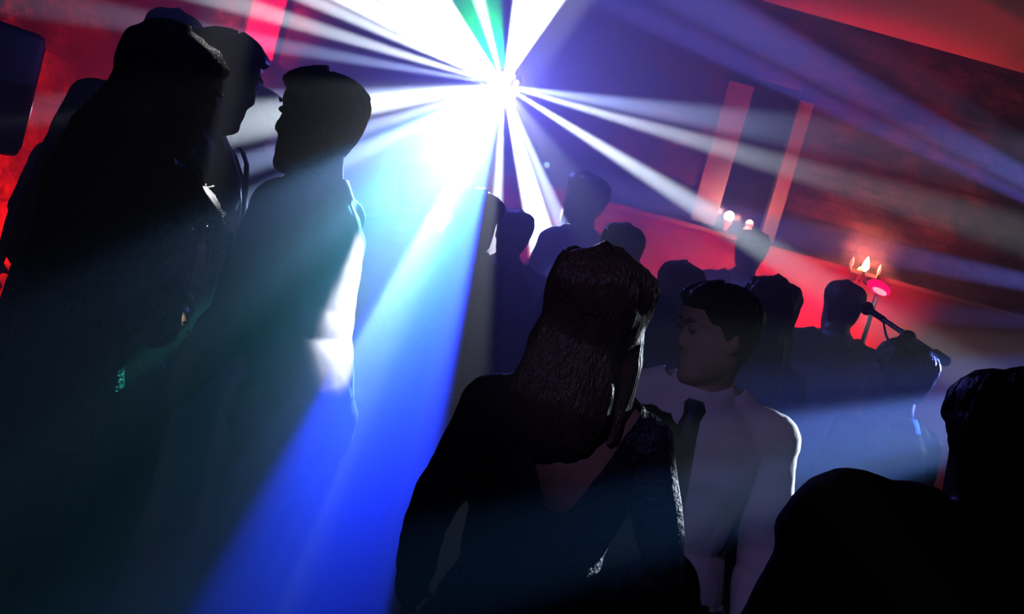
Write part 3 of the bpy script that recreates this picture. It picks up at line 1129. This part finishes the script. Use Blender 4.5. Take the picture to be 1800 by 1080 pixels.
def sequins(F, o, part):
    rng = random.Random(5)
    bm = bmesh.new()
    for i in range(420):
        q = 1
        if rng.random() < .55:
            t = rng.random()
            c0 = F.sh[q].lerp(F.el[q], t * 1.02)
            ax = (F.el[q] - F.sh[q]).normalized()
            r = .071 - .012 * t
            s = ax.orthogonal().normalized()
            u = ax.cross(s)
            an = rng.random() * 2 * PI
            n = s * math.cos(an) + u * math.sin(an)
            c1 = c0 + n * r
        else:
            z = rng.uniform(1.12, 1.42)
            an = rng.uniform(-.9, 1.0) - PI / 2 + 1.2
            n = Vector((math.cos(an), math.sin(an), 0))
            c1 = Vector((F.chest.x, F.chest.y, z)) + Vector((n.x * .160, n.y * .128, 0))
        n = (n + Vector((rng.uniform(-.6, .6), rng.uniform(-.6, .6), rng.uniform(-.6, .6)))).normalized()
        s = n.orthogonal().normalized()
        u = n.cross(s)
        c1 = c1 + n * .006
        rr = rng.uniform(.0022, .0045)
        vs = [bm.verts.new(c1 + (s * math.cos(k * PI / 3) + u * math.sin(k * PI / 3)) * rr) for k in range(6)]
        ws = [bm.verts.new(v.co - n * .0006) for v in vs]
        bm.faces.new(vs)
        bm.faces.new(ws[::-1])
        for k in range(6):
            bm.faces.new((vs[k], ws[k], ws[(k + 1) % 6], vs[(k + 1) % 6]))
    p = part('sequins', bm, 'sequin')
    p['kind'] = 'stuff'
    for f in p.data.polygons:
        f.use_smooth = False
    # white fringe hanging from the neck side and the front of the shoulder
    bm = bmesh.new()
    out = Vector((.55, .75, 0)).normalized()
    for i in range(80):
        a = rng.random()
        st = F.neck.lerp(F.sh[1], .1 + .7 * a) + Vector((.0, .05, .05 - .04 * a)) + out * .035
        ln = rng.uniform(.06, .15)
        j1, j2 = rng.uniform(-1, 1), rng.uniform(-1, 1)
        pts = [st, st + out * .03 + Vector((.008 * j1, 0, -ln * .35)), st + out * .045 + Vector((.015 * j1, .01 * j2, -ln)),
               st + out * .05 + Vector((.025 * j2, .01, -ln * .75))]
        tube(bm, pts, [.0025, .005, .0045, .002], 6)
    part('shoulder_fringe', bm, 'white', 'white fringe on the shoulder')
    bm = bmesh.new()
    e = F.hm @ Vector((.082, .0, -.035))
    ball(bm, e, .007)
    tube(bm, [e, e + Vector((0, 0, -.03))], [.002, .006], 8)
    part('earring', bm, 'pearl')


def earring(F, o, part):
    for q in (1, -1):
        bm = bmesh.new()
        e = F.hm @ Vector((q * .086, -.006, -.034))
        ball(bm, e, .006)
        ball(bm, e + Vector((0, 0, -.013)), .0045)
        part('earring', bm, 'pearl')


# --- group at the left
person('woman with sequined sleeve and white shoulder fringe, back to us, profile turned right', 298, 172, 2.35, -34, voxel=.008,
       female=True, hair='long', hmat='hair_dark', thick=.016, outfit='back_dress', top_mat='sequin_cloth', hyaw=-50, hpitch=-8, build=1.12, lean=(.09, .04), hair_len=.3, hair_shift=-.05,
       arms=arms(((.05, .05, -1), (-.6, .7, .05), None), ((-.55, .1, -1), (-.1, .5, -1), None)), extra=sequins)
person('tall dark-haired man in profile behind the sequined woman, white collar showing', 388, 146, 3.1, -80, voxel=.010,
       hair='short', thick=.018, outfit='suit', top_mat='black_cloth', hpitch=-8, build=1.05)
person('man with hair lit white at the back, facing left, haze crossing his pale shirt', 558, 226, 2.8, 78, voxel=.008,
       hair='quiff', thick=.016, hmat='hair_brown', outfit='shirt', top_mat='white', hyaw=8, hpitch=-4, lean=(0, .12), hscale=1.05,
       arms=arms(((.15, -.15, -1), (-.15, .85, -.5), None), ((-.1, .12, -1), (.1, .5, -1), (.2, 1, -.25))), build=1.0)
person('small dark head between the tall dark-haired man and the man facing left', 441, 212, 4.3, 160,
       outfit='suit', top_mat='grey_cloth')
person('hazy dark-haired guest far back by the red corner strip', 466, 152, 6.6, 175, z0=STAGE_Z, outfit='suit', top_mat='black_cloth')
person('dim tall guest whose crown rises just behind the updo of the sequined woman', 294, 94, 3.8, 30, outfit='suit', top_mat='black_cloth')
person('dim guest before the brick wall, left of the sequined woman\'s back', 165, 208, 4.6, 20, female=True, hair='long', thick=.02, outfit='dress', top_mat='black_cloth')
# --- centre
person('guest whose head glows pale cyan inside the widest beam', 732, 345, 4.22, 15, voxel=.010, outfit='suit', top_mat='navy', hmat='hair_dark', build=1.05)
person('guest behind the pale-shirted man, low in the bright beam', 655, 405, 5.4, 0, outfit='suit', top_mat='navy')
person('woman with a dark bob and bright jawline, in a pale blouse', 840, 392, 4.68, -30, voxel=.010, female=True, hair='bob', thick=.018, outfit='blouse',
       top_mat='cream', hyaw=-18)
person('man with back turned under the thin vertical beam, dark blue hair', 900, 417, 4.95, 10, voxel=.011, outfit='suit', top_mat='navy', build=1.05)
person('tall man standing clear of the crowd beside the bright pink panel under the beams', 1025, 357, 5.45, 55, outfit='shirt', top_mat='grey_cloth', hair='quiff')
person('guest with only the crown showing above the bare-backed woman, farther of two', 1090, 428, 6.2, 5, z0=STAGE_Z, outfit='suit', top_mat='black_cloth')
person('guest directly behind the bare-backed woman\'s head, nearer of two', 1088, 452, 4.2, -10, outfit='suit', top_mat='navy', female=False)
person('woman with loose shoulder-length hair and open-backed navy lace dress, seen from behind', 1046, 567, 1.93, 6, voxel=.007, female=True, hair='long', hair_len=.16, hair_shift=-.03,
       hmat='hair_brown', thick=.020, outfit='back_dress', top_mat='lace', hyaw=-22, hpitch=4,
       arms=arms(((.45, .0, -1), (-.75, .55, -.75), None), ((-.24, .0, -1), (.1, .6, -.8), None)), extra=earring, build=1.08)
person('man in white shirt and dark tie facing the bare-backed woman', 1258, 596, 2.42, 167, voxel=.007, hair='quiff', hmat='hair_dark', thick=.016,
       outfit='shirt_tie', top_mat='white', hyaw=-60, hpitch=-10, arms=arms(((.25, .3, -1), (-.3, 1, -.1), None), ((-.22, .05, -1), (-.1, .35, -1), None)),
       build=1.14)
# --- right
person('guest in navy with rounded hair between the embracing couple', 1188, 520, 3.9, 12, outfit='suit', top_mat='navy')
person('hazy tall man on the stage in front of the narrow window', 1318, 448, 5.98, 175, z0=STAGE_Z, outfit='suit', top_mat='navy', hair='short', thick=.02)
person('long-haired woman just behind the white-shirted man\'s head', 1345, 560, 3.6, -5, female=True, hair='long', outfit='dress', top_mat='navy', thick=.02)
person('square-headed man against the red panel under the wall sconce', 1477, 545, 4.9, 5, outfit='suit', top_mat='grey_cloth', build=1.1, hair='short', thick=.012)
person('guest beneath the microphone boom, hazy blue shoulders', 1580, 672, 3.3, 30, outfit='suit', top_mat='teal', hair='short', thick=.022)
person('large black silhouette of a man at the right foreground corner', 1772, 835, 1.3, 8, voxel=.009, outfit='shirt', top_mat='black_cloth', build=1.38, thick=.022, shrug=.07, lean=(-.02, .05), hpitch=-8)
